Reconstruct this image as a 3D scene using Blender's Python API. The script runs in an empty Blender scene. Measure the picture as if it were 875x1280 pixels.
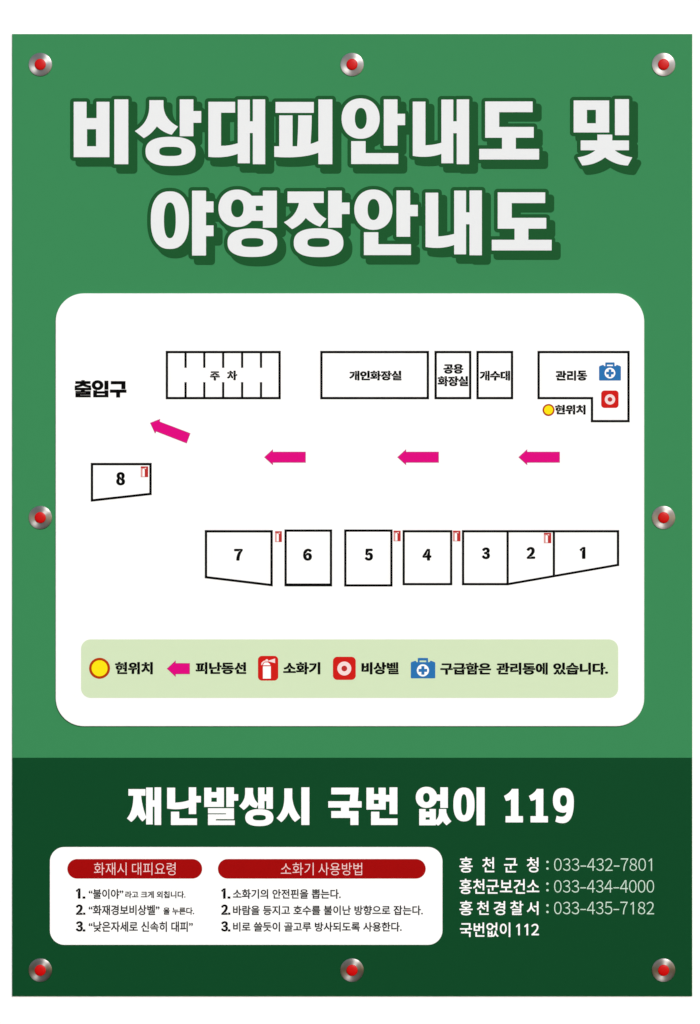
import bpy, math
import numpy as np
from mathutils import Vector
from mathutils.geometry import delaunay_2d_cdt

S = bpy.context.scene
C = S.collection

# ------------------------------------------------------------------ camera
MM = 0.001                       # drawing unit of the sign: one millimetre
ZC = 1.45                        # height of the middle of the view
cam_d = bpy.data.cameras.new('camera')
cam = bpy.data.objects.new('camera', cam_d); C.objects.link(cam)
cam_d.lens = 85; cam_d.sensor_width = 36; cam_d.sensor_fit = 'AUTO'
cam_d.clip_start = 0.05; cam_d.clip_end = 200
cam.location = (0, -(85/36*1.280 + 0.004), ZC)
cam.rotation_euler = (math.radians(90), 0, 0)
S.camera = cam

# ------------------------------------------------------------------ daylight
SUN_EL, SUN_AZ = math.radians(30), math.radians(22)      # above the horizon; to the right of straight ahead of the sign
w = bpy.data.worlds.new('World'); S.world = w; w.use_nodes = True
nt = w.node_tree; nt.nodes.clear()
sky = nt.nodes.new('ShaderNodeTexSky'); sky.sky_type = 'NISHITA'; sky.sun_disc = False
sky.sun_elevation = SUN_EL; sky.sun_rotation = math.pi - SUN_AZ
sky.air_density = 1.0; sky.dust_density = 1.0; sky.ozone_density = 1.0
bg = nt.nodes.new('ShaderNodeBackground'); bg.inputs['Strength'].default_value = 0.09
wo = nt.nodes.new('ShaderNodeOutputWorld')
nt.links.new(sky.outputs[0], bg.inputs['Color']); nt.links.new(bg.outputs[0], wo.inputs['Surface'])
sd = bpy.data.lights.new('sun', 'SUN'); sd.energy = 2.2; sd.angle = math.radians(22); sd.color = (1.0, 0.98, 0.955)
so = bpy.data.objects.new('sun', sd); C.objects.link(so)
sdir = Vector((math.sin(SUN_AZ)*math.cos(SUN_EL), -math.cos(SUN_AZ)*math.cos(SUN_EL), math.sin(SUN_EL)))
so.rotation_euler = sdir.to_track_quat('Z', 'Y').to_euler(); so.location = sdir*5
S.view_settings.view_transform = 'Standard'; S.view_settings.look = 'None'
S.view_settings.gamma = 1; S.view_settings.exposure = 0.43

# ------------------------------------------------------------------ materials
K = (1.230, 1.211, 1.186)              # what a white card facing the camera gives under this light
S0 = (0.0040, 0.0040, 0.0040)             # what the sheen of the print adds
def lin(c):
    c = c/255
    return c/12.92 if c <= 0.04045 else ((c+0.055)/1.055)**2.4
def ink(r, g, b):
    return tuple(min(0.86, max(0.001, (lin(v)-s)/k)) for v, k, s in zip((r, g, b), K, S0))

def mat(name, col, rough=0.65, spec=0.05, var=0.008, scale=60):
    m = bpy.data.materials.new(name); m.use_nodes = True
    n = m.node_tree; b = n.nodes['Principled BSDF']
    b.inputs['Roughness'].default_value = rough
    b.inputs['Specular IOR Level'].default_value = spec
    tc = n.nodes.new('ShaderNodeTexCoord')
    nz = n.nodes.new('ShaderNodeTexNoise'); nz.inputs['Scale'].default_value = scale; nz.inputs['Detail'].default_value = 3
    n.links.new(tc.outputs['Object'], nz.inputs['Vector'])
    mr = n.nodes.new('ShaderNodeMapRange')
    mr.inputs['To Min'].default_value = 1-var; mr.inputs['To Max'].default_value = 1+var
    n.links.new(nz.outputs['Fac'], mr.inputs['Value'])
    mx = n.nodes.new('ShaderNodeVectorMath'); mx.operation = 'SCALE'
    mx.inputs[0].default_value = col
    n.links.new(mr.outputs['Result'], mx.inputs['Scale'])
    n.links.new(mx.outputs['Vector'], b.inputs['Base Color'])
    return m
M = {
 'wall': mat('white_wall_paint', (0.86, 0.86, 0.86), 0.8, 0.1, 0.01, 30),
 'green': mat('mid_green_print', ink(61, 139, 87)),
 'dark': mat('dark_green_print', ink(20, 74, 41)),
 'deep': mat('shadow_green_print', ink(32, 88, 47)),
 'title': mat('off_white_print', ink(238, 239, 238), var=0.004),
 'white': mat('white_print', (0.85, 0.85, 0.85), 0.65, 0.05, 0.004),
 'black': mat('black_print', ink(6, 6, 6), 0.6, 0.03),
 'grey': mat('charcoal_print', ink(36, 36, 36), 0.6, 0.1),
 'mint': mat('pale_green_print', ink(215, 232, 192), var=0.006),
 'pink': mat('magenta_print', ink(227, 12, 128)),
 'plum': mat('deep_magenta_print', ink(190, 36, 116)),
 'red': mat('red_print', ink(209, 33, 28)),
 'rust': mat('brick_red_print', ink(190, 50, 48)),
 'blush': mat('pale_pink_print', ink(250, 222, 218)),
 'faded': mat('faded_red_print', ink(232, 158, 152)),
 'crimson': mat('crimson_print', ink(165, 3, 8)),
 'rose': mat('soft_pink_print', ink(255, 216, 212)),
 'blue': mat('blue_print', ink(46, 116, 178)),
 'yellow': mat('yellow_print', ink(255, 232, 24)),
 'amber': mat('orange_brown_print', ink(184, 62, 16)),
 'pale': mat('pale_mint_print', ink(208, 232, 212)),
 'edge': mat('grey_board_edge', (0.42, 0.45, 0.43), 0.5, 0.3),
}
def cap_mat():
    m = mat('red_plastic_cap', ink(206, 14, 14), 0.4, 0.15, 0.02, 300)
    return m
M['cap'] = cap_mat()
def steel():
    m = bpy.data.materials.new('turned_steel'); m.use_nodes = True
    n = m.node_tree; b = n.nodes['Principled BSDF']
    b.inputs['Metallic'].default_value = 1
    b.inputs['Base Color'].default_value = (0.285, 0.272, 0.268, 1)
    b.inputs['Roughness'].default_value = 0.4
    b.inputs['Anisotropic'].default_value = 0.85
    b.inputs['Anisotropic Rotation'].default_value = 0.25
    t = n.nodes.new('ShaderNodeTangent'); t.direction_type = 'RADIAL'; t.axis = 'Z'
    n.links.new(t.outputs[0], b.inputs['Tangent'])
    return m
M['steel'] = steel()

# ------------------------------------------------------------------ object helpers
def tag(o, label=None, cat=None, group=None, kind=None):
    if label: o['label'] = label
    if cat: o['category'] = cat
    if group: o['group'] = group
    if kind: o['kind'] = kind
    return o
def link(name, me, parent=None):
    o = bpy.data.objects.new(name, me); C.objects.link(o)
    if parent is not None: o.parent = parent
    return o
def X(px): return (px-437.5)*MM
def Z(py): return (640-py)*MM + ZC

# ------------------------------------------------------------------ flat shapes, drawn in millimetres (x right, y down)
def seg_sdf(P, segs):
    """signed distance of the points P to the even-odd area bounded by segs"""
    out = np.empty(len(P)); a = segs[:, 0]; b = segs[:, 1]; d = b-a
    L = (d*d).sum(1); L[L == 0] = 1e-12
    step = max(1, 2_000_000//max(1, len(segs)))
    dy = np.where(d[:, 1] == 0, 1e-12, d[:, 1])
    for i in range(0, len(P), step):
        p = P[i:i+step]
        rx = p[:, None, 0]-a[None, :, 0]; ry = p[:, None, 1]-a[None, :, 1]
        t = np.clip((rx*d[:, 0]+ry*d[:, 1])/L, 0, 1)
        q = ((rx-t*d[:, 0])**2+(ry-t*d[:, 1])**2).min(1)
        c = ((a[None, :, 1] > p[:, None, 1]) != (b[None, :, 1] > p[:, None, 1])) & (rx < ry*d[:, 0]/dy)
        ins = c.sum(1) % 2 == 1
        r = np.sqrt(q); out[i:i+step] = np.where(ins, -r, r)
    return out
def loop_segs(l):
    l = np.asarray(l, float); return np.stack([l, np.roll(l, -1, 0)], 1)
def grid(x0, y0, x1, y1, h):
    gx = np.arange(x0, x1+h, h); gy = np.arange(y0, y1+h, h)
    xx, yy = np.meshgrid(gx, gy); return gx, gy, np.stack([xx.ravel(), yy.ravel()], 1)
def shape_sdf(ops, P):
    d = np.full(len(P), 1e6)
    for op, l in ops:
        s = seg_sdf(P, loop_segs(l))
        d = np.minimum(d, s) if op == '+' else np.maximum(d, -s)
    return d
def rdp(pts, tol):
    n = len(pts)
    if n < 6: return pts
    p = np.asarray(pts)
    k = int(((p-p[0])**2).sum(1).argmax())
    def go(q):
        keep = np.zeros(len(q), bool); keep[0] = keep[-1] = True; st = [(0, len(q)-1)]
        while st:
            i, j = st.pop()
            if j-i < 2: continue
            a, b = q[i], q[j]; d = b-a; l = math.hypot(*d) or 1e-9
            r = q[i+1:j]-a; e = np.abs(r[:, 0]*d[1]-r[:, 1]*d[0])/l
            m = int(e.argmax())
            if e[m] > tol: keep[i+1+m] = True; st += [(i, i+1+m), (i+1+m, j)]
        return q[keep]
    A = go(p[:k+1]); B = go(np.vstack([p[k:], p[:1]]))
    return np.vstack([A[:-1], B[:-1]])
def contour(D, gx, gy, tol=0.02):
    """closed outlines of D < 0 on the grid"""
    D = np.where(D == 0, 1e-9, D)
    ny, nx = D.shape; ins = D < 0
    code = (ins[:-1, :-1]*1+ins[:-1, 1:]*2+ins[1:, 1:]*4+ins[1:, :-1]*8)
    def pt(e):
        k, i, j = e
        if k == 0:
            a, b = D[i, j], D[i, j+1]; t = a/(a-b); return (gx[j]+t*(gx[j+1]-gx[j]), gy[i])
        a, b = D[i, j], D[i+1, j]; t = a/(a-b); return (gx[j], gy[i]+t*(gy[i+1]-gy[i]))
    tab = {1: [(3, 0)], 2: [(0, 1)], 3: [(3, 1)], 4: [(1, 2)], 5: [(3, 0), (1, 2)], 6: [(0, 2)], 7: [(3, 2)], 8: [(2, 3)],
           9: [(2, 0)], 10: [(0, 1), (2, 3)], 11: [(2, 1)], 12: [(1, 3)], 13: [(1, 0)], 14: [(0, 3)]}
    nxt = {}
    for i, j in zip(*np.where((code > 0) & (code < 15))):
        E = [(0, i, j), (1, i, j+1), (0, i+1, j), (1, i, j)]
        for s, t in tab[int(code[i, j])]: nxt[E[s]] = E[t]
    loops = []
    while nxt:
        s, t = nxt.popitem(); L = [s]
        while t != s and t in nxt:
            L.append(t); t = nxt.pop(t)
        l = [pt(e) for e in L]
        q = [l[0]]
        for v in l[1:]:
            if abs(v[0]-q[-1][0])+abs(v[1]-q[-1][1]) > 1e-5: q.append(v)
        if len(q) > 3: loops.append(rdp(q, tol))
    return loops
def fill(loops):
    """triangles of the even-odd area of some loops -> (points, triangles)"""
    pts, eds = [], []
    for l in loops:
        n0 = len(pts); k = len(l)
        pts += [Vector((float(p[0]), float(p[1]))) for p in l]
        eds += [(n0+i, n0+(i+1) % k) for i in range(k)]
    v, e, f, *_ = delaunay_2d_cdt(pts, eds, [], 0, 1e-6)
    V = np.array([(q.x, q.y) for q in v])
    T = []
    for t in f:
        for i in range(1, len(t)-1): T.append((t[0], t[i], t[i+1]))
    T = np.array(T)
    if not len(T): return V, T
    cen = V[T].mean(1)
    segs = np.vstack([loop_segs(l) for l in loops])
    return V, T[seg_sdf(cen, segs) < 0]
def sheet(name, parent, layers, label=None):
    """one mesh of printed areas facing the camera: layers = [(loops, y in mm in front of the wall, material)]"""
    vs, fs, mi, ms = [], [], [], []
    for lps, y, m in layers:
        if isinstance(lps[0][0], (int, float)): lps = [lps]
        V, T = fill(lps); n0 = len(vs)
        vs += [(X(a), -y*MM, Z(b)) for a, b in V]
        for t in T:
            a, b, c = (V[i] for i in t)
            cr = (b[0]-a[0])*(c[1]-a[1])-(b[1]-a[1])*(c[0]-a[0])
            t = tuple(int(i)+n0 for i in t)
            fs.append(t if cr < 0 else t[::-1])
            if M[m] not in ms: ms.append(M[m])
            mi.append(ms.index(M[m]))
    me = bpy.data.meshes.new(name); me.from_pydata(vs, [], fs)
    for m in ms: me.materials.append(m)
    me.polygons.foreach_set('material_index', mi); me.update()
    o = link(name, me, parent)
    if label: o['label'] = label
    return o
def slab(name, parent, loop, y0, y1, m, m_edge):
    """a plate with a front face, a back and real edges"""
    loop = [tuple(map(float, p)) for p in loop]; n = len(loop); b = 0.35
    c = offset(loop, b)
    vs = [(X(p[0]), -y0*MM, Z(p[1])) for p in loop]+[(X(p[0]), -(y1-b)*MM, Z(p[1])) for p in loop]+[(X(p[0]), -y1*MM, Z(p[1])) for p in c]
    fs = [tuple(range(2*n, 3*n)), tuple(range(n-1, -1, -1))]; mi = [0, 1]
    for i in range(n):
        j = (i+1) % n
        fs += [(i, j, n+j, n+i), (n+i, n+j, 2*n+j, 2*n+i)]; mi += [1, 0]
    me = bpy.data.meshes.new(name); me.from_pydata(vs, [], fs)
    me.materials.append(M[m]); me.materials.append(M[m_edge])
    me.polygons.foreach_set('material_index', mi)
    import bmesh
    bm = bmesh.new(); bm.from_mesh(me); bmesh.ops.recalc_face_normals(bm, faces=bm.faces); bm.to_mesh(me); bm.free()
    return link(name, me, parent)
def rect(x0, y0, x1, y1): return [(x0, y0), (x1, y0), (x1, y1), (x0, y1)]
def rrect(x0, y0, x1, y1, r, n=14):
    o = []
    for cx, cy, a0 in ((x1-r, y0+r, -90), (x1-r, y1-r, 0), (x0+r, y1-r, 90), (x0+r, y0+r, 180)):
        for k in range(n+1):
            a = math.radians(a0+90*k/n); o.append((cx+r*math.cos(a), cy+r*math.sin(a)))
    return o
def ell(cx, cy, rx, ry=None, p=2.0, n=64):
    ry = rx if ry is None else ry; o = []
    for k in range(n):
        a = 2*math.pi*k/n; c, s = math.cos(a), math.sin(a)
        o.append((cx+rx*math.copysign(abs(c)**(2/p), c), cy+ry*math.copysign(abs(s)**(2/p), s)))
    return o
def path(*pts):
    """points; ('q', cx, cy, x, y) is a quadratic curve to x, y"""
    o = []
    for p in pts:
        if p[0] == 'q':
            a = o[-1]
            for k in range(1, 11):
                t = k/10; o.append(tuple((1-t)**2*a[i]+2*t*(1-t)*p[1+i]+t*t*p[3+i] for i in (0, 1)))
        else: o.append(p)
    return o
def offset(loop, d):
    """loop moved inwards by d with mitred corners"""
    n = len(loop); p = [Vector(q) for q in loop]
    A = sum(p[i].x*p[(i+1) % n].y-p[(i+1) % n].x*p[i].y for i in range(n)); sg = 1 if A > 0 else -1
    o = []
    for i in range(n):
        e0 = (p[i]-p[i-1]).normalized(); e1 = (p[(i+1) % n]-p[i]).normalized()
        n0 = Vector((-e0.y, e0.x))*sg; n1 = Vector((-e1.y, e1.x))*sg
        m = n0+n1; m = m/max(0.2, m.dot(n0)) if m.length > 1e-6 else n0
        o.append(tuple(p[i]+m*d))
    return o
def frame(loop, t): return [loop, offset(loop, t)]

# ------------------------------------------------------------------ lettering from the built-in typeface
_fc = bpy.data.curves.new('lettering', 'FONT'); _fc.fill_mode = 'NONE'; _fc.resolution_u = 4
_fo = bpy.data.objects.new('lettering', _fc); C.objects.link(_fo)
def outline(body):
    _fc.body = body; bpy.context.view_layer.update()
    dg = bpy.context.evaluated_depsgraph_get(); ev = _fo.evaluated_get(dg); me = ev.to_mesh()
    v = np.array([(q.co.x, -q.co.y) for q in me.vertices]); e = np.array([tuple(q.vertices) for q in me.edges])
    ev.to_mesh_clear(); return v, e
def components(v, e):
    par = list(range(len(v)))
    def f(i):
        while par[i] != i: par[i] = par[par[i]]; i = par[i]
        return i
    for a, b in e: par[f(a)] = f(b)
    g = {}
    for a, b in e: g.setdefault(f(a), []).append((a, b))
    return [np.array([(v[a], v[b]) for a, b in s]) for s in g.values()]
ONES = [(0.115, -0.585), (0.29, -0.729), (0.36, -0.729), (0.36, 0.0), (0.272, 0.0), (0.272, -0.62), (0.155, -0.53)]
DIG = '023456789'
def line_outline(body):
    """like outline, but figures come from the wide forms of the typeface and every 1 is a plain stroke with a flag, as on the sign"""
    if not any(c in '0123456789' for c in body): return outline(body)
    vs, es, n, x = [], [], 0, 0.0
    hh = outline('HH')[0][:, 0].max()
    for ch in body:
        adv = 0.57
        if ch == '1': q = np.array(ONES); c = np.array([(i, (i+1) % len(q)) for i in range(len(q))])
        elif ch in DIG:
            q, c = outline(chr(0xFF10+int(ch))); q = q.copy()
            k = 0.735/(q[:, 1].max()-q[:, 1].min()); q[:, 1] = (q[:, 1]-q[:, 1].max())*k
            wd = q[:, 0].max()-q[:, 0].min(); q[:, 0] = (q[:, 0]-q[:, 0].min()-wd/2)*k*0.95+0.285
        elif ch == '-': q = np.array([(0.03, -0.32), (0.41, -0.32), (0.41, -0.245), (0.03, -0.245)]); c = np.array([(0, 1), (1, 2), (2, 3), (3, 0)]); adv = 0.44
        elif ch == '.': q = np.array([(0.06, -0.1), (0.17, -0.1), (0.17, 0.0), (0.06, 0.0)]); c = np.array([(0, 1), (1, 2), (2, 3), (3, 0)]); adv = 0.25
        else: q, c = outline(ch); q = q.copy(); adv = outline('H'+ch+'H')[0][:, 0].max()-hh
        q[:, 0] += x; vs.append(q); es.append(c+n); n += len(q); x += adv
    return np.vstack(vs), np.vstack(es)
GAP = 0.6
def text_loops(body, x0, x1, y0, y1, wt=0.0):
    """the words as outlines filling the box x0..x1, y0..y1; wt thickens (or thins) the strokes"""
    v, e = line_outline(body)
    lo, hi = v.min(0), v.max(0)
    ay = 1.55 if wt > 0.3 else 1.0                       # heavy letters: level strokes gain less than upright ones
    y0, y1 = y0*ay, y1*ay
    sx = (x1-x0-2*wt)/(hi[0]-lo[0]); sy = (y1-y0-2*wt)/(hi[1]-lo[1])
    v = np.stack([(v[:, 0]-lo[0])*sx+x0+wt, (v[:, 1]-lo[1])*sy+y0+wt], 1)
    cs = sorted(components(v, e), key=lambda s: s[..., 0].min())
    pad = max(0.1, wt)+0.15; groups = []
    for s in cs:
        a, b = s[..., 0].min()-pad, s[..., 0].max()+pad
        if groups and a < groups[-1][1]: groups[-1][1] = max(b, groups[-1][1]); groups[-1][2].append(s)
        else: groups.append([a, b, [s]])
    h = max(0.07, min(0.14, (y1-y0)/110)); loops = []
    for a, b, ss in groups:
        segs = np.vstack(ss); q = pad+2*h
        gx, gy, P = grid(a-h, segs[..., 1].min()-q, b+h, segs[..., 1].max()+q, h)
        D = seg_sdf(P, segs).reshape(len(gy), len(gx))
        if wt > 0.3:                                     # heavy letters: keep a thin gap open between neighbouring strokes
            g0, g1 = np.gradient(D, h)
            rid = (np.hypot(g0, g1) < 0.72) & (D > 0.26) & (D < wt+0.5*GAP)
            r = P[rid.ravel()]
            D = D-wt
            if len(r):
                dr = np.full(len(P), 9.0); near = np.where(D.ravel() < 0.6)[0]
                dr[near] = np.sqrt(((P[near][:, None]-r[None])**2).sum(2).min(1))
                D = np.maximum(D, 0.5*GAP-dr.reshape(D.shape))
        else: D = D-wt
        loops += [np.asarray(l)/(1, ay) for l in contour(D, gx, gy, 0.012)]
    return loops
def text(name, parent, items, y, m, label=None):
    """items = [(words, x0, x1, y0, y1, weight), ...] as one line of lettering"""
    return sheet(name, parent, [(text_loops(*it), y, m) for it in items], label)

# ------------------------------------------------------------------ drawn lettering (heavy display letters)
def at(ox, oy, s, ops, dx=0, dy=0):
    return [(o, [(ox+dx+p[0]/s, oy+dy+p[1]/s) for p in l]) for o, l in ops]
def P(*p): return ('+', path(*p))
def R(*p): return ('+', rect(*p))
def E(*p): return ('+', ell(*p))
def mP(*p): return ('-', path(*p))
def mR(*p): return ('-', rect(*p))
def mE(*p): return ('-', ell(*p))
def Q(*p): return ('q',)+p
AN = at(420, 110, 5, [E(154, 190, 119, 126, 2.15), mE(155, 189, 37, 66, 2.2), R(299, 70, 384, 359), R(380, 160, 432, 231),
      P((95, 331), (185, 331), (185, 406), (389, 406), (389, 474), (95, 474))])
NAE = at(420, 110, 5, [P((480, 84), (559, 84), (559, 357), Q(615, 355, 662, 340), (662, 409), Q(580, 440, 480, 423)),
      R(659, 71, 733, 469), R(755, 70, 832, 475), R(730, 207, 757, 281)])
DO = at(590, 110, 8.75, [P((145, 145), (664, 145), (664, 262), (298, 262), (298, 424), (676, 424), (676, 542), (480, 542), (480, 664),
      (735, 664), (735, 780), (80, 780), (80, 664), (329, 664), (329, 542), (145, 542))])
def moved(g, dx, dy): return [(o, [(p[0]+dx, p[1]+dy) for p in l]) for o, l in g]
TITLE = [[
  at(80, 110, 5, [P((60, 85), (140, 85), (140, 187), (203, 187), (203, 85), (283, 85), (283, 431), (60, 431)), mR(143, 256, 200, 363), R(314, 70, 401, 475)]),
  at(80, 110, 5, [P((533, 75), (621, 75), (621, 110), Q(625, 195, 712, 240), (672, 291), Q(615, 275, 580, 238), Q(545, 288, 498, 312), (442, 268), Q(533, 215, 533, 110)),
      R(723, 70, 808, 300), R(800, 143, 857, 216), E(665, 395, 156, 91, 2.5), mE(665, 395, 70, 29, 3.0)]),
  at(250, 110, 5, [P((52, 85), (219, 85), (219, 153), (131, 153), (131, 360), Q(180, 362, 238, 343), (238, 409), Q(160, 440, 52, 429)),
      R(236, 72, 311, 469), R(330, 70, 407, 475), R(308, 207, 333, 280)]),
  at(250, 110, 5, [R(472, 86, 711, 154), R(495, 170, 578, 380), P((614, 170), (698, 170), Q(698, 260, 690, 360), (606, 380), Q(614, 270, 614, 170)),
      P((464, 363), (607, 363), Q(690, 355, 742, 329), (742, 402), Q(640, 442, 464, 429)), R(740, 70, 827, 475)]),
  AN, NAE, DO,
  at(700, 110, 7.955, [R(137, 122, 490, 440), mR(269, 215, 358, 349), R(548, 109, 687, 467), R(373, 462, 521, 560), R(207, 520, 687, 617),
      P((373, 600), Q(300, 672, 177, 688), (222, 768), Q(350, 765, 449, 688), Q(550, 765, 676, 769), (720, 688), Q(600, 672, 527, 600)), ]),
 ], [
  at(180, 225, 5, [E(161, 250, 119, 180, 2.4), mE(161, 251, 37, 112, 2.4), R(300, 66, 387, 471), R(380, 133, 434, 201), R(380, 283, 434, 350)]),
  at(180, 225, 5, [E(582, 176, 117, 117, 2.15), R(655, 98, 750, 254), mE(583, 176, 39, 56, 2.2), mR(698, 160, 743, 190), R(743, 66, 830, 297),
      E(677, 391, 155, 89, 2.5), mE(677, 390, 69, 28, 3.0)]),
  at(345, 225, 5, [R(72, 71, 298, 142), P((145, 135), (229, 135), Q(245, 205, 315, 241), (276, 291), Q(225, 275, 186, 236), Q(150, 285, 100, 306), (49, 263), Q(130, 225, 145, 135)),
      R(326, 66, 411, 297), R(405, 140, 460, 212), E(266, 391, 155, 90, 2.5), mE(265, 390, 69, 28, 3.0)]),
  moved(AN, 15.9, 113.9), moved(NAE, 16, 113.9), moved(DO, 15.7, 113.7),
 ]]
HEAD = [
  at(150, 975, 6.731, [R(70, 78, 213, 133), P((112, 128), (176, 128), Q(185, 230, 222, 318), (188, 350), Q(165, 330, 147, 293), Q(125, 332, 93, 354), (58, 324), Q(112, 260, 112, 128)),
      R(219, 65, 274, 375), R(290, 63, 345, 380), R(272, 172, 292, 226)]),
  at(150, 975, 6.731, [P((396, 66), (463, 66), (463, 192), Q(530, 190, 580, 171), (580, 231), Q(500, 258, 396, 241)), R(578, 63, 640, 288), R(637, 136, 680, 190),
      P((428, 268), (497, 268), (497, 325), (647, 325), (647, 380), (428, 380))]),
  at(150, 975, 6.731, [R(708, 66, 874, 228), mR(768, 60, 812, 103), mR(768, 150, 814, 185), R(894, 63, 958, 228), R(955, 121, 994, 175),
      P((740, 239), (958, 239), (958, 331), (806, 331), (806, 342), (965, 342), (965, 380), (740, 380), (740, 290), (892, 290), (892, 282), (740, 282))]),
  at(270, 975, 6.731, [P((245, 68), (311, 68), (311, 110), Q(318, 170, 356, 200), (340, 236), Q(305, 235, 280, 205), Q(262, 235, 232, 253), (194, 220), Q(245, 175, 245, 110)),
      R(354, 65, 407, 242), R(424, 63, 478, 244), R(405, 122, 426, 178), E(364, 318, 118, 71, 2.4), mE(364, 318, 55, 23, 2.8)]),
  at(270, 975, 6.731, [P((575, 72), (641, 72), (641, 150), Q(650, 245, 711, 318), (665, 354), Q(630, 325, 611, 272), Q(590, 325, 549, 356), (509, 322), Q(575, 260, 575, 150)), R(718, 63, 785, 380)]),
  at(400, 975, 6.731, [P((95, 66), (325, 66), (317, 180), (350, 180), (350, 233), (243, 233), (243, 263), (323, 263), (323, 380), (256, 380), (256, 320), (95, 320), (95, 263),
      (177, 263), (177, 233), (70, 233), (70, 180), (250, 180), (256, 122), (95, 122))]),
  at(400, 975, 6.731, [R(391, 66, 553, 250), mR(453, 60, 493, 120), mR(453, 168, 494, 203), R(585, 63, 651, 288), R(550, 127, 588, 182),
      P((430, 268), (499, 268), (499, 325), (652, 325), (652, 380), (430, 380))]),
  at(510, 975, 7.955, [E(184, 174, 106, 105, 2.15), mE(183, 176, 33, 46, 2.2), R(322, 74, 397, 279), R(270, 146, 325, 208),
      R(112, 290, 277, 452), mR(176, 280, 214, 316), mR(176, 372, 216, 397),
      P((309, 290), (381, 290), (381, 320), Q(395, 375, 432, 412), (385, 452), Q(365, 440, 347, 410), Q(325, 440, 300, 455), (277, 440), (277, 400), Q(309, 375, 309, 320))]),
  at(510, 975, 7.955, [E(557, 245, 105, 168, 2.4), mE(557, 247, 30, 105, 2.4), R(683, 74, 763, 452)]),
] + [at(615+d, 975, 7.955, [P((198, 90), (263, 90), (263, 361), (309, 361), (309, 423), (136, 423), (136, 361), (190, 361), (190, 192), Q(165, 208, 140, 209), (120, 160), Q(180, 130, 198, 90))])
     for d in (0, 31.2)] + [
  at(615, 975, 7.955, [P((607, 205), Q(607, 80, 713, 80), Q(815, 80, 815, 215), Q(815, 431, 705, 431), Q(665, 431, 632, 415), (645, 357), Q(675, 370, 700, 367), Q(740, 360, 742, 320),
      Q(720, 328, 700, 326), Q(607, 315, 607, 205)), mE(712, 207, 35, 56, 2.2)])]
ENTRANCE = [
  at(85, 465, 10.294, [R(175, 108, 212, 130), R(97, 120, 287, 150), P((90, 178), Q(160, 170, 165, 148), (222, 148), Q(230, 172, 293, 178), (293, 200), Q(235, 197, 193, 175), Q(150, 197, 90, 200)),
      R(90, 206, 297, 233), R(170, 230, 215, 250), R(99, 247, 290, 323), mR(90, 264, 232, 272), mR(155, 293, 300, 302)]),
  at(85, 465, 10.294, [E(381, 170, 72, 61), mE(381, 170, 31, 29), R(472, 115, 518, 225), R(328, 238, 518, 323), mR(372, 230, 472, 251), mR(370, 276, 476, 297)]),
  at(85, 465, 10.294, [P((555, 120), (737, 120), (737, 218), (690, 218), (690, 155), (555, 155)), R(543, 229, 750, 264), R(623, 260, 668, 326)])]
def unit(x0, y0, x1, y1_, ops): return [(o, [(x0+p[0]*(x1-x0)/100, y0+p[1]*(y1_-y0)/100) for p in l]) for o, l in ops]
OFFICE = [
  unit(695.1, 463.7, 707.6, 475.4, [R(2, 4, 58, 18), R(43, 4, 58, 42), R(20, 32, 36, 56), R(0, 50, 66, 63), R(70, 0, 86, 74), R(84, 26, 100, 41), R(10, 74, 27, 100), R(10, 86, 92, 100)]),
  unit(708.8, 463.5, 720.6, 475.6, [R(2, 6, 60, 20), R(44, 6, 60, 54), R(2, 40, 60, 54), R(2, 40, 18, 92), R(2, 78, 64, 92), R(76, 0, 93, 100)]),
  unit(721.5, 463.5, 733.6, 475.5, [R(14, 0, 86, 12), R(14, 0, 32, 36), R(14, 25, 88, 36), R(41, 30, 59, 52), R(0, 47, 100, 58), E(50, 83, 40, 17), mE(50, 83, 20, 6)])]
def glyph_box(g):
    a = np.vstack([np.array(l) for o, l in g if o == '+']); return a.min(0), a.max(0)
def glyph_loops(g, h=0.2, grow=0):
    lo, hi = glyph_box(g)
    e = 2*h+grow; gx, gy, Pn = grid(lo[0]-e, lo[1]-e, hi[0]+e, hi[1]+e, h)
    return contour((shape_sdf(g, Pn)-grow).reshape(len(gy), len(gx)), gx, gy, 0.02)
def letters(name, parent, glyphs, y, m, h=0.2, label=None, grow=0):
    return sheet(name, parent, [(glyph_loops(g, h, grow), y, m) for g in glyphs], label)
def relief(name, parent, glyphs, y, m, grow=4.6, dx=6.8, dy=7.2, h=0.4):
    """the printed block behind the title: the letters widened, and a copy of them set to the lower right"""
    bx = [glyph_box(g) for g in glyphs]
    x0 = min(b[0][0] for b in bx)-grow-2; y0 = min(b[0][1] for b in bx)-grow-2
    x1 = max(b[1][0] for b in bx)+grow+dx+2; y1 = max(b[1][1] for b in bx)+grow+dy+2
    gx, gy, Pn = grid(x0, y0, x1, y1, h)
    D = np.full((len(gy), len(gx)), 50.0)
    for g, (lo, hi) in zip(glyphs, bx):
        i0 = max(0, int((lo[1]-grow-2-y0)/h)); i1 = int((hi[1]+grow+2-y0)/h)+1
        j0 = max(0, int((lo[0]-grow-2-x0)/h)); j1 = int((hi[0]+grow+2-x0)/h)+1
        xx, yy = np.meshgrid(gx[j0:j1], gy[i0:i1])
        d = shape_sdf(g, np.stack([xx.ravel(), yy.ravel()], 1)).reshape(xx.shape)-grow
        D[i0:i1, j0:j1] = np.minimum(D[i0:i1, j0:j1], d)
    out = D.copy(); n = 1
    for k in range(1, n+1):
        sx, sy = round(dx*k/n/h), round(dy*k/n/h)
        sh = np.full_like(D, 50.0); sh[sy:, sx:] = D[:D.shape[0]-sy, :D.shape[1]-sx]
        out = np.minimum(out, sh)
    return sheet(name, parent, [(contour(out, gx, gy, 0.05), y, m)])

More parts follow.
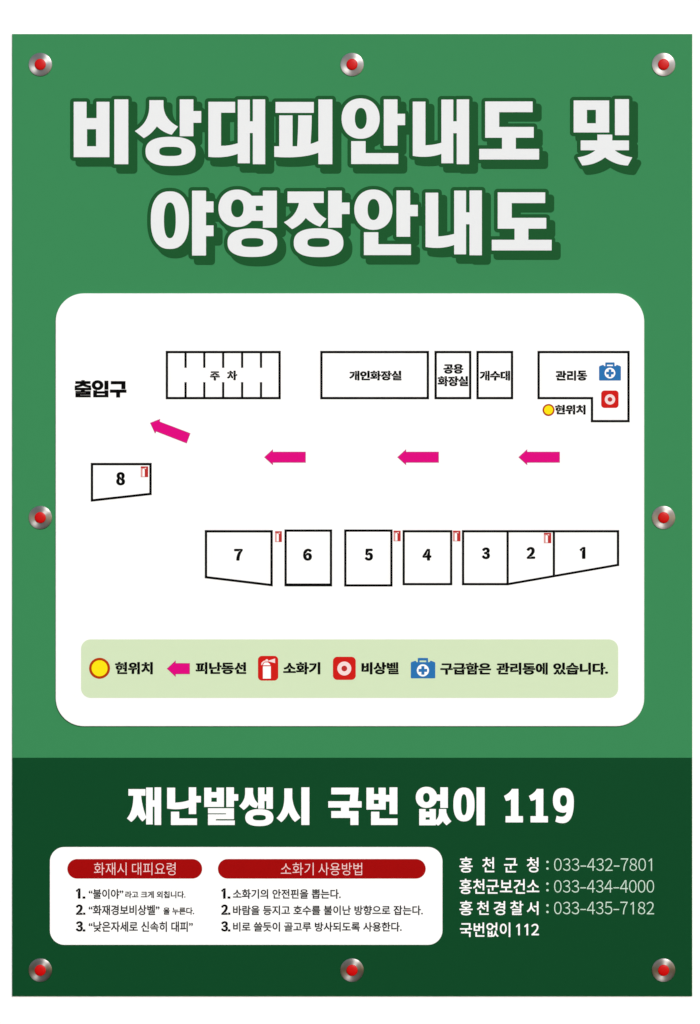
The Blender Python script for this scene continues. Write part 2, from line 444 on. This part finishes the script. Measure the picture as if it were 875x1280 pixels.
# ------------------------------------------------------------------ the white wall behind
def box(name, x0, x1, y0, y1, z0, z1, m):
    v = [(x, y, z) for x in (x0, x1) for y in (y0, y1) for z in (z0, z1)]
    f = [(0, 1, 3, 2), (4, 6, 7, 5), (0, 4, 5, 1), (2, 3, 7, 6), (0, 2, 6, 4), (1, 5, 7, 3)]
    me = bpy.data.meshes.new(name); me.from_pydata(v, [], f); me.materials.append(M[m]); me.update()
    return link(name, me)
wall = box('wall', -4, 4, 0, 0.2, 0, 3.2, 'wall')
tag(wall, 'plain bright white wall behind the green sign', None, None, 'structure')

# ------------------------------------------------------------------ the sign
sign = bpy.data.objects.new('sign_board', None); C.objects.link(sign)
sign.empty_display_size = 0.1
tag(sign, 'green Korean campsite evacuation map sign with white title and dark green foot', 'sign')
slab('board', sign, rect(14.8, 42, 865.7, 1245.8), 0.1, 2.0, 'green', 'edge')
foot = sheet('footer_band', sign, [(rect(15.15, 947.3, 865.35, 1245.45), 2.15, 'dark')], 'dark green band across the foot of the sign')
for k, gl in enumerate(TITLE):
    o = relief('title_shadow', sign, gl, 2.2, 'deep')
    o['label'] = ('dark green block shadow of the first title line', 'dark green block shadow of the second title line')[k]
    for g in gl:
        letters('title_letter', o, [g], 2.5, 'title', 0.25)

# map panel: a raised white plate
MP = 4.2
panel = slab('map_panel', sign, rrect(69.6, 366.8, 805.2, 907.8, 35), 2.0, MP, 'white', 'white')
y1, y2, y3, y4 = MP+0.15, MP+0.3, MP+0.45, MP+0.6
def ticks():
    L = frame(rect(207.2, 438.6, 351, 499.1), 2.95)
    a = [L]
    for x in (232, 255.4, 279, 302.7, 326.3):
        a += [[rect(x-1.4, 441.56, x+1.4, 459.8)], [rect(x-1.4, 477.7, x+1.4, 496.14)]]
    return [(l, y1, 'black') for l in a]
sheet('parking_outline', panel, ticks(), 'long box with short strokes for the parking bays')
for lp, lb in ((rect(400.3, 438.6, 536.3, 499.1), 'wide building outline'), (rect(543.1, 438.6, 589.2, 499.1), None), (rect(595.5, 438.6, 641.5, 499.1), None),
           ([(671.8, 438.6), (787.1, 438.6), (787.1, 527.9), (738.5, 527.9), (738.5, 499.1), (671.8, 499.1)], 'L shaped building outline')):
    sheet('building_outline', panel, [(frame(lp, 2.95), y1, 'black')], lb)
B = 0.92
letters('entrance_text', panel, ENTRANCE, y1, 'black', 0.1, None, 0.32)
text('parking_text', panel, [('주', 262.5, 274.8, 464.2, 475.7, B), ('차', 283.8, 296.6, 463.3, 475.3, B)], y1, 'black')
for its in ([('개인화장실', 436.6, 501.9, 463.4, 475.6, B)], [('공용', 554.2, 579.2, 455, 467.2, B), ('화장실', 547, 585.3, 470.2, 482.8, B)],
            [('개수대', 599.6, 637.6, 463.4, 475.8, B)]):
    text('building_text', panel, its, y1, 'black')
letters('building_text', panel, OFFICE, y1, 'black', 0.07, None, 0.3)
text('location_text', panel, [('현위치', 693.7, 732, 506, 518.2, B)], y1, 'black')
def arrow(name, parent, loop, y, label=None):
    return sheet(name, parent, [(frame(loop, 0.75), y, 'plum'), ([offset(loop, 0.75)], y, 'pink')], label)
def arrow_loop(xt, xe, yc, hx, hh, sh): return [(xt, yc), (xt+hx, yc-hh), (xt+hx, yc-sh), (xe, yc-sh), (xe, yc+sh), (xt+hx, yc+sh), (xt+hx, yc+hh)]
for xt, xe in ((330.2, 382.2), (496.6, 548.5), (648, 699.8)):
    arrow('evacuation_arrow', panel, arrow_loop(xt, xe, 571.5, 11, 10, 6.8), y1)
arrow('evacuation_arrow', panel, [(187.6, 528.6), (200.2, 523.6), (199.8, 527.0), (238.1, 541.6), (233.4, 554.2), (195.2, 539.4), (193.9, 542.2)], y1, 'tilted arrow pointing to the entrance')
def ring_marker(name, parent, cx, cy, r, t, y):
    return sheet(name, parent, [([ell(cx, cy, r), ell(cx, cy, r-t)], y, 'amber'), ([ell(cx, cy, r-t)], y, 'yellow')])
ring_marker('location_marker', panel, 685.7, 512.5, 7.5, 1.9, y1)
def aid(name, parent, x0, x1, yt, yb, cx, cy, r, hx0, hx1, hy, y, pale):
    sw = (x1-x0)/31; t = 1.7*sw
    body = [(x0+0.8*sw, yb), (x0, yb-0.8*sw), (x0, yt+2.4*sw), (x0+1.2*sw, yt+1.4*sw), (x0+5*sw, yt), (x0+6.3*sw, yt), (x0+7.4*sw, yt+1.6*sw), (x1-7.4*sw, yt+1.6*sw),
            (x1-6.3*sw, yt), (x1-5*sw, yt), (x1-1.2*sw, yt+1.4*sw), (x1, yt+2.4*sw), (x1, yb-0.8*sw), (x1-0.8*sw, yb)]
    hand = [(hx0, yt+1.5*sw), (hx0, hy+0.7*sw), (hx0+0.7*sw, hy), (hx1-0.7*sw, hy), (hx1, hy+0.7*sw), (hx1, yt+1.5*sw), (hx1-2.4*sw, yt+1.5*sw),
            (hx1-2.4*sw, hy+3.2*sw), (hx0+2.4*sw, hy+3.2*sw), (hx0+2.4*sw, yt+1.5*sw)]
    a, b = r*0.70, r*0.245
    cross = [(cx-b, cy-a), (cx+b, cy-a), (cx+b, cy-b), (cx+a, cy-b), (cx+a, cy+b), (cx+b, cy+b), (cx+b, cy+a), (cx-b, cy+a), (cx-b, cy+b), (cx-a, cy+b), (cx-a, cy-b), (cx-b, cy-b)]
    return sheet(name, parent, [([body], y, 'blue'), ([hand], y, 'blue'), ([ell(cx, cy, r)], y+0.15, pale), ([cross], y+0.3, 'blue')])
aid('first_aid_icon', panel, 748.8, 776.1, 456.2, 475.7, 762.4, 466.4, 6.7, 756.6, 768.2, 453.0, y1, 'white')
def alarm(name, parent, x0, y0, x1, y1_, r, cx, cy, R1, R0, y):
    return sheet(name, parent, [([rrect(x0, y0, x1, y1_, r, 8)], y, 'red'), ([ell(cx, cy, R1), ell(cx, cy, R0)], y+0.15, 'blush'), ([ell(cx, cy, R0)], y+0.15, 'rust')])
alarm('alarm_icon', panel, 751.5, 488.1, 773.2, 509.9, 4, 762.4, 499.3, 6.5, 2.9, y1)

# camp plots: outline, number and the little extinguisher signs
def plot(loop, n, box_, w8=1.3):
    sheet('plot_outline', panel, [(loop, y1, 'black')])
    text('plot_number', panel, [(n,)+box_+(w8,)], y1, 'black')
plot(frame([(113.5, 578.6), (189.7, 578.6), (189.7, 618.7), (113.5, 627.2)], 3.0), '8', (145.2, 156.4, 590, 606.8))
plot(frame([(256, 662.6), (341, 662.6), (341, 733), (256, 722.8)], 3.0), '7', (292.6, 303.5, 686, 700.8))
plot([rect(355.6, 661.8, 415.2, 733), rect(358.5, 664.7, 412.3, 729.3)], '6', (378.8, 390, 685.8, 700.9))
plot([rect(430.2, 661.8, 490.7, 733.2), rect(433.1, 664.7, 487.8, 730.3)], '5', (456, 466.3, 685.8, 700.9))
plot([rect(503.2, 662.6, 565.4, 731.6), rect(506.1, 665.5, 562.5, 728.7)], '4', (528, 539.3, 686, 700.8))
plot([rect(577.4, 662.6, 636, 731.6), rect(580.3, 665.5, 633.1, 728.7)], '3', (602.3, 612.5, 684.2, 699))
def sl(x): return 731.4+(x-636)*(707.3-731.4)/(774-636)
plot([[(636.05, 662.6), (693.8, 662.6), (693.8, sl(693.8)), (636.05, sl(636.05)), (636.05, sl(636.05)-2.9), (690.9, sl(690.9)-2.9), (690.9, 665.5), (636.05, 665.5)]],
     '2', (658.2, 669, 683.6, 698.6))
plot([[(693.85, 662.6), (774, 662.6), (774, sl(774)), (693.85, sl(693.85)), (693.85, sl(693.85)-2.9), (771, sl(771)-2.9), (771, 665.5), (693.85, 665.5)]],
     '1', (724.4, 731.8, 683.6, 698.6))
def ext(name, parent, x0, y0, x1, y1_, y, big=False):
    """red sign with a white extinguisher"""
    fx = lambda u: x0+(x1-x0)*(u-165)/553; fy = lambda v: y0+(y1_-y0)*(v-105)/675
    T = lambda *p: [(fx(a), fy(b)) for a, b in p]
    bot = T((300, 390), (515, 390), (515, 725), (300, 725)); dome = T((302, 362), (318, 320), (352, 285), (440, 285), (480, 318), (505, 362))
    lever = T((248, 340), (268, 285), (315, 245), (372, 226), (380, 198), (432, 198), (440, 226), (455, 236), (455, 252), (420, 262), (372, 262), (325, 282), (298, 312), (278, 362))
    horn = T((458, 232), (632, 178), (632, 302), (458, 256))
    if big:
        L = [([rrect(x0, y0, x1, y1_, 5, 8)], y, 'red')]
        L += [([bot], y+0.15, 'white'), ([dome], y+0.15, 'white'), ([lever], y+0.15, 'blush'), ([horn], y+0.15, 'blush')]
    else:
        w = x1-x0
        L = [([rect(x0, y0, x1, y1_)], y, 'rust'), ([rect(x0+0.15, y0+2.2, x0+w*0.5, y1_-0.3)], y+0.15, 'faded'),
             ([[(x0+w*0.24, y1_-0.7), (x0+w*0.24, y0+4.2), (x0+w*0.33, y0+3), (x0+w*0.45, y0+3), (x0+w*0.54, y0+4.2), (x0+w*0.54, y1_-0.7)]], y+0.3, 'white'),
             ([[(x0+w*0.42, y0+2.6), (x0+w*0.72, y0+1.4), (x0+w*0.72, y0+3.4)]], y+0.3, 'blush')]
    return sheet(name, parent, L)
for x0, y0, xe, ye in ((176, 583, 185.2, 596.4), (343.9, 664, 352.3, 677.5), (492, 663.3, 500.8, 676.5), (566.2, 663.3, 575.6, 676.6), (679.8, 666, 689, 678.9)):
    ext('extinguisher_icon', panel, x0, y0, xe, ye, y1)

# legend bar
leg = sheet('legend_bar', sign, [([rrect(101.4, 799.2, 772.7, 872.3, 12)], y1, 'mint')], 'pale green bar explaining the map symbols')
ring_marker('location_marker', leg, 124.5, 835.3, 13.1, 3.1, y2)
arrow('evacuation_arrow', leg, arrow_loop(208.5, 237.4, 835.8, 11.2, 10.4, 6.9), y2)
ext('extinguisher_icon', leg, 322.5, 819.8, 347.8, 850.7, y2, True)
alarm('alarm_icon', leg, 416.2, 820.9, 444.7, 849.8, 5.5, 430.4, 835.6, 8.7, 3.6, y2)
aid('first_aid_icon', leg, 513.5, 544.1, 826.0, 847.9, 528.6, 837.9, 7.6, 522.2, 535.1, 822.4, y2, 'white')
BL = 0.98
for its in ([('현위치', 143.8, 191.1, 827.4, 842.9, BL)], [('피난동선', 244.5, 307.9, 827.6, 842.7, BL)], [('소화기', 354, 400.5, 827.6, 843, BL)],
            [('비상벨', 451.8, 498.4, 827.6, 843, BL)],
            [('구급함은', 550.2, 614, 828.2, 843.4, BL), ('관리동에', 620.4, 684.7, 828.2, 843.4, BL), ('있습니다.', 691.4, 760.2, 828.2, 843.4, BL)]):
    text('legend_text', leg, its, y2, 'black')

# footer lettering
f1, f2, f3 = 2.3, 2.45, 2.6
for g in HEAD:
    letters('headline_letter', foot, [g], f1, 'white', 0.15)
W = 0.24; D_ = 27.3
text('contact_text', foot, [('홍', 574.4, 590.9, 1071.6, 1091, W), ('천', 603, 618, 1071.8, 1090.6, W), ('군', 630.2, 646.8, 1073, 1090.8, W), ('청', 658.6, 673.2, 1072, 1090.8, W)], f1, 'white')
text('contact_text', foot, [('홍천군보건소', 574.4, 674.2, 1098.8, 1117.8, W)], f1, 'white')
text('contact_text', foot, [('홍', 574.4, 590.9, 1126.2, 1144.4, W), ('천', 596.2, 611, 1126.6, 1143.8, W), ('경', 617, 631.6, 1126.6, 1144.2, W), ('찰', 637.8, 654.2, 1126.4, 1144, W), ('서', 658.6, 673.2, 1127, 1144, W)], f1, 'white')
text('contact_text', foot, [('국번없이', 575, 638, 1153.4, 1171.6, W), ('112', 645, 673.8, 1155, 1169.4, W)], f1, 'white')
for k, (num, xr) in enumerate((('033-432-7801', 815.2), ('033-434-4000', 817.8), ('033-435-7182', 817.8))):
    yy = (1073.2, 1100.4, 1127.5)[k]
    text('phone_number', foot, [(':', 682.9, 686.0, yy+3.0, yy+14.2, 0.05), (num, 692.8, xr, yy, yy+15.6, -0.17)], f1, 'pale')

# white instruction panel in the footer
ins = sheet('instruction_panel', sign, [([rrect(62.2, 1059, 553.1, 1181.3, 18)], 2.3, 'white')])
for a, b in ((84, 252.6), (272.3, 532.2)):
    sheet('heading_bar', ins, [([rrect(a, 1074, b, 1098.5, 12.2)], f2, 'crimson')])
text('heading_text', ins, [('화재시', 117.3, 158, 1078.4, 1094.2, -0.11), ('대피요령', 165, 219.3, 1078.4, 1094.2, -0.11)], f3, 'rose')
text('heading_text', ins, [('소화기', 351, 392, 1078.6, 1094.3, -0.11), ('사용방법', 398, 452.6, 1078.6, 1094.3, -0.11)], f3, 'rose')
for a, b in ((94.6, 106.6), (276.3, 288)):
    for n, yy in (('1.', 1110.6), ('2.', 1130.8), ('3.', 1151.7)):
        text('step_number', ins, [(n, a, b, yy, yy+13, 0.95)], f2, 'black')
G = 0.3
for its in ([('“불이야”', 110.7, 154.1, 1111.5, 1123.9, G), ('라고 크게 외칩니다.', 156.4, 231.8, 1114, 1123, 0.28)],
            [('“화재경보비상벨”', 110.7, 199.4, 1131.4, 1144.2, G), ('을 누른다.', 204, 242.6, 1134.4, 1143.7, 0.28)],
            [('“낮은자세로 신속히 대피”', 110.7, 241, 1152, 1165.2, G)],
            [('소화기의 안전핀을 뽑는다.', 291, 426, 1111.6, 1123.8, G)],
            [('바람을 등지고 호수를 불이난 방향으로 잡는다.', 291.2, 528.6, 1132, 1144.2, G)],
            [('비로 쓸듯이 골고루 방사되도록 사용한다.', 291.3, 502.2, 1152.8, 1164.8, G)]):
    text('step_text', ins, its, f2, 'grey')

bpy.data.objects.remove(_fo); bpy.data.curves.remove(_fc)

# ------------------------------------------------------------------ the screws that hold the board: turned steel washer and red cap
def lathe(name, prof, m, parent, n=64):
    vs, fs = [], []
    for r, z in prof:
        for k in range(n):
            a = 2*math.pi*k/n; vs.append((r*MM*math.cos(a), r*MM*math.sin(a), z*MM))
    for i in range(len(prof)-1):
        for k in range(n):
            j = (k+1) % n; fs.append((i*n+k, i*n+j, (i+1)*n+j, (i+1)*n+k))
    vs.append((0, 0, prof[-1][1]*MM)); t = len(vs)-1; q = (len(prof)-1)*n
    for k in range(n): fs.append((q+k, q+(k+1) % n, t))
    me = bpy.data.meshes.new(name); me.from_pydata(vs, [], fs); me.materials.append(M[m])
    me.polygons.foreach_set('use_smooth', [True]*len(fs)); me.update()
    return link(name, me, parent)
def screw():
    o = bpy.data.objects.new('screw', None); C.objects.link(o); o.empty_display_size = 0.02
    lathe('washer', [(14.7, 0), (14.7, 0.55), (14.55, 0.75), (14.2, 0.88), (11, 0.95), (8, 1.02), (6.0, 1.07)], 'steel', o)
    lathe('cap', [(7.0, 1.0), (7.0, 1.7), (6.8, 2.05), (6.3, 2.3), (5.0, 2.6), (3.2, 2.8), (1.4, 2.9)], 'cap', o)
    return o
def copy_thing(o):
    c = o.copy(); C.objects.link(c)
    for ch in list(o.children):
        d = ch.copy(); C.objects.link(d); d.parent = c
    return c
first = screw()
spots = [(50.2, 80.4, 'top left corner of the green sign'), (440, 80.4, 'middle of the top edge of the sign'),
         (829.6, 80.4, 'top right corner of the green sign'), (50.2, 647, 'left edge of the sign, beside the map panel'),
         (829.6, 647, 'right edge of the sign, beside the map panel'), (50.2, 1213, 'bottom left corner of the dark band'),
         (440, 1213, 'middle of the bottom edge of the sign'), (829.6, 1213, 'bottom right corner of the dark band')]
for k, (px, py, where) in enumerate(spots):
    o = first if k == 0 else copy_thing(first)
    o.location = (X(px), -(2.0 if py < 947 else 2.15)*MM, Z(py)); o.rotation_euler = (math.radians(90), 0, 0)
    tag(o, 'red capped steel screw at the '+where, 'screw', 'screws fixing the sign to the wall')
